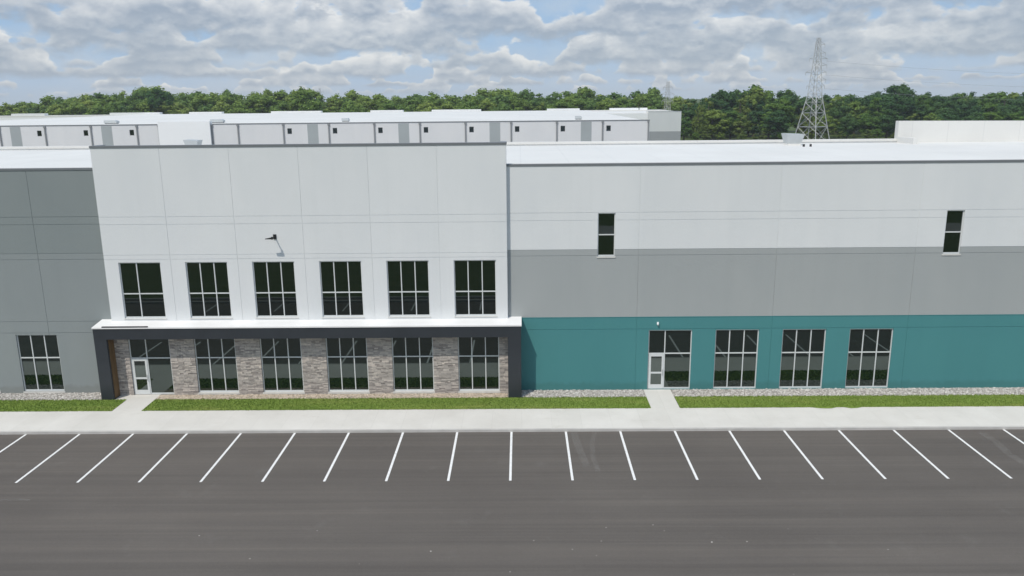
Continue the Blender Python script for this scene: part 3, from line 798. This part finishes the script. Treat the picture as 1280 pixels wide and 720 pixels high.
# ------------------------------------------------------------------ light
sun = bpy.data.lights.new('sun', 'SUN'); so = bpy.data.objects.new('sun', sun); COL.objects.link(so)
D = Vector((.84, 1.21, -2.1)).normalized()
so.rotation_euler = D.to_track_quat('-Z', 'Y').to_euler()
sun.energy = 3.05; sun.angle = math.radians(.5); sun.color = (1, .94, .845)
L = -D
el = math.asin(L.z); az = math.atan2(L.x, L.y)
W = bpy.data.worlds.new('World'); SC.world = W; W.use_nodes = True
nt = W.node_tree; nt.nodes.clear()
N = lambda ty: nt.nodes.new(ty); LK = nt.links.new
out = N('ShaderNodeOutputWorld'); sky = N('ShaderNodeTexSky'); sky.sky_type = 'NISHITA'; sky.sun_disc = False
sky.sun_elevation = el; sky.sun_rotation = az; sky.air_density = 1.0; sky.dust_density = .6; sky.ozone_density = 1.4
bg = N('ShaderNodeBackground'); bg.inputs[1].default_value = .10; LK(sky.outputs[0], bg.inputs[0])
tc = N('ShaderNodeTexCoord'); sep = N('ShaderNodeSeparateXYZ'); LK(tc.outputs['Generated'], sep.inputs[0])
def mth(op, a, b=0, c=None, clamp=False):
    o = N('ShaderNodeMath'); o.operation = op; o.use_clamp = clamp
    for i, v in enumerate((a, b, c)):
        if v is None: continue
        if hasattr(v, 'links'): LK(v, o.inputs[i])
        else: o.inputs[i].default_value = v
    return o.outputs[0]
SEED = [0] * 12
X_, Y_, Z_ = sep.outputs
azm = mth('ARCTAN2', X_, Y_)
elv = mth('MAXIMUM', Z_, 0.0)
el0 = mth('ADD', elv, .05)
def noise2(u, v, w, sc, det, rough=.5, dist=0.0):
    cb = N('ShaderNodeCombineXYZ')
    for i, q in enumerate((u, v, w)):
        if hasattr(q, 'links'): LK(q, cb.inputs[i])
        else: cb.inputs[i].default_value = q
    n = N('ShaderNodeTexNoise'); n.inputs['Scale'].default_value = sc; n.inputs['Detail'].default_value = det
    n.inputs['Roughness'].default_value = rough; n.inputs['Distortion'].default_value = dist
    LK(cb.outputs[0], n.inputs['Vector']); return n.outputs[0]
def mapr(v, a, b, c=0, d=1):
    o = N('ShaderNodeMapRange'); o.interpolation_type = 'SMOOTHSTEP'
    for i, q in enumerate((a, b, c, d)):
        if hasattr(q, 'links'): LK(q, o.inputs[i + 1])
        else: o.inputs[i + 1].default_value = q
    LK(v, o.inputs[0]); return o.outputs[0]
def cmix(f, a, b):
    o = N('ShaderNodeMix'); o.data_type = 'RGBA'
    for v, k in ((f, 0), (a, 6), (b, 7)):
        if hasattr(v, 'links'): LK(v, o.inputs[k])
        else: o.inputs[k].default_value = v if k == 0 else (*v, 1)
    return o.outputs[2]
uu = mth('MULTIPLY', azm, 9.5); vv = mth('MULTIPLY', elv, 17.0)
det = mth('SUBTRACT', noise2(uu, vv, 1.7, 2.6, 6, .58), .5)                    # billows
det_up = mth('SUBTRACT', noise2(uu, mth('ADD', vv, .10), 1.7, 2.6, 4, .58), .5)
relief = mth('MULTIPLY', mth('SUBTRACT', det, det_up), 1.7)                    # lit from above
# clear air between the clouds, veiled by thin high cloud
veil = mapr(noise2(uu, vv, 9.1, .9, 5, .6), .40, .70, 0, .6)
gap = cmix(mapr(elv, 0, .12), (.45, .58, .76), (.31, .50, .76))
col = cmix(veil, gap, (.60, .655, .73))
# decks of cumulus: flat grey base, billowing bright top; the nearest stand highest
LAY = [(.008, .013, .05, .43), (.018, .018, .062, .42), (.030, .025, .078, .41), (.043, .033, .10, .405), (.058, .042, .12, .40), (.076, .052, .14, .395), (.098, .062, .17, .405), (.128, .060, .24, .38), (.18, .09, .30, .42), (.27, .14, .45, .46), (.42, .25, .7, .47), (.7, .35, 1.1, .47)]
for k, (b, h, w, cov) in enumerate(LAY):
    n = noise2(mth('DIVIDE', azm, w), mth('DIVIDE', elv, h * 3.0), 13.3 * k + SEED[k], 1.0, 3, .55)
    tall = mapr(n, cov - .02, cov + .22, 0, 1.35)                              # how high the cloud stands here
    rise = mth('DIVIDE', mth('SUBTRACT', elv, b), h)                           # 0 at its base, 1 at a full top
    top_ = mth('SUBTRACT', mth('ADD', tall, mth('MULTIPLY', det, 1.9)), rise)
    a_top = mapr(top_, .04, .30)
    a_bot = mapr(mth('ADD', rise, mth('MULTIPLY', det, .9)), -.30, .04)
    a = mth('MULTIPLY', mth('MULTIPLY', a_top, a_bot), mapr(n, cov - .04, cov + .05))
    lum = mth('ADD', mth('ADD', mth('MULTIPLY', rise, .85), .07), mth('ADD', relief, mth('MULTIPLY', mapr(top_, .75, .05), .40)), clamp=True)
    hazy = math.exp(-b / .045)
    dark = tuple(q * (1 - .62 * hazy) + p * .62 * hazy for q, p in zip((.34, .40, .50), (.46, .555, .68)))
    lite = tuple(q * (1 - .45 * hazy) + p * .45 * hazy for q, p in zip((.92, .915, .91), (.68, .72, .77)))
    col = cmix(a, col, cmix(lum, dark, lite))
hz = mapr(elv, 0, .022, .75, 0)                                                # pale air on the horizon
col = cmix(hz, col, (.46, .555, .675))
bg2 = N('ShaderNodeBackground'); LK(col, bg2.inputs[0]); bg2.inputs[1].default_value = 1.0
ms = N('ShaderNodeMixShader'); ms.inputs[0].default_value = .85; LK(bg.outputs[0], ms.inputs[1]); LK(bg2.outputs[0], ms.inputs[2]); LK(ms.outputs[0], out.inputs[0])

SC.view_settings.view_transform = 'Standard'; SC.view_settings.look = 'None'; SC.view_settings.exposure = 0; SC.view_settings.gamma = 1
SC.render.engine = 'CYCLES'
SC.render.resolution_x = 1024; SC.render.resolution_y = 576
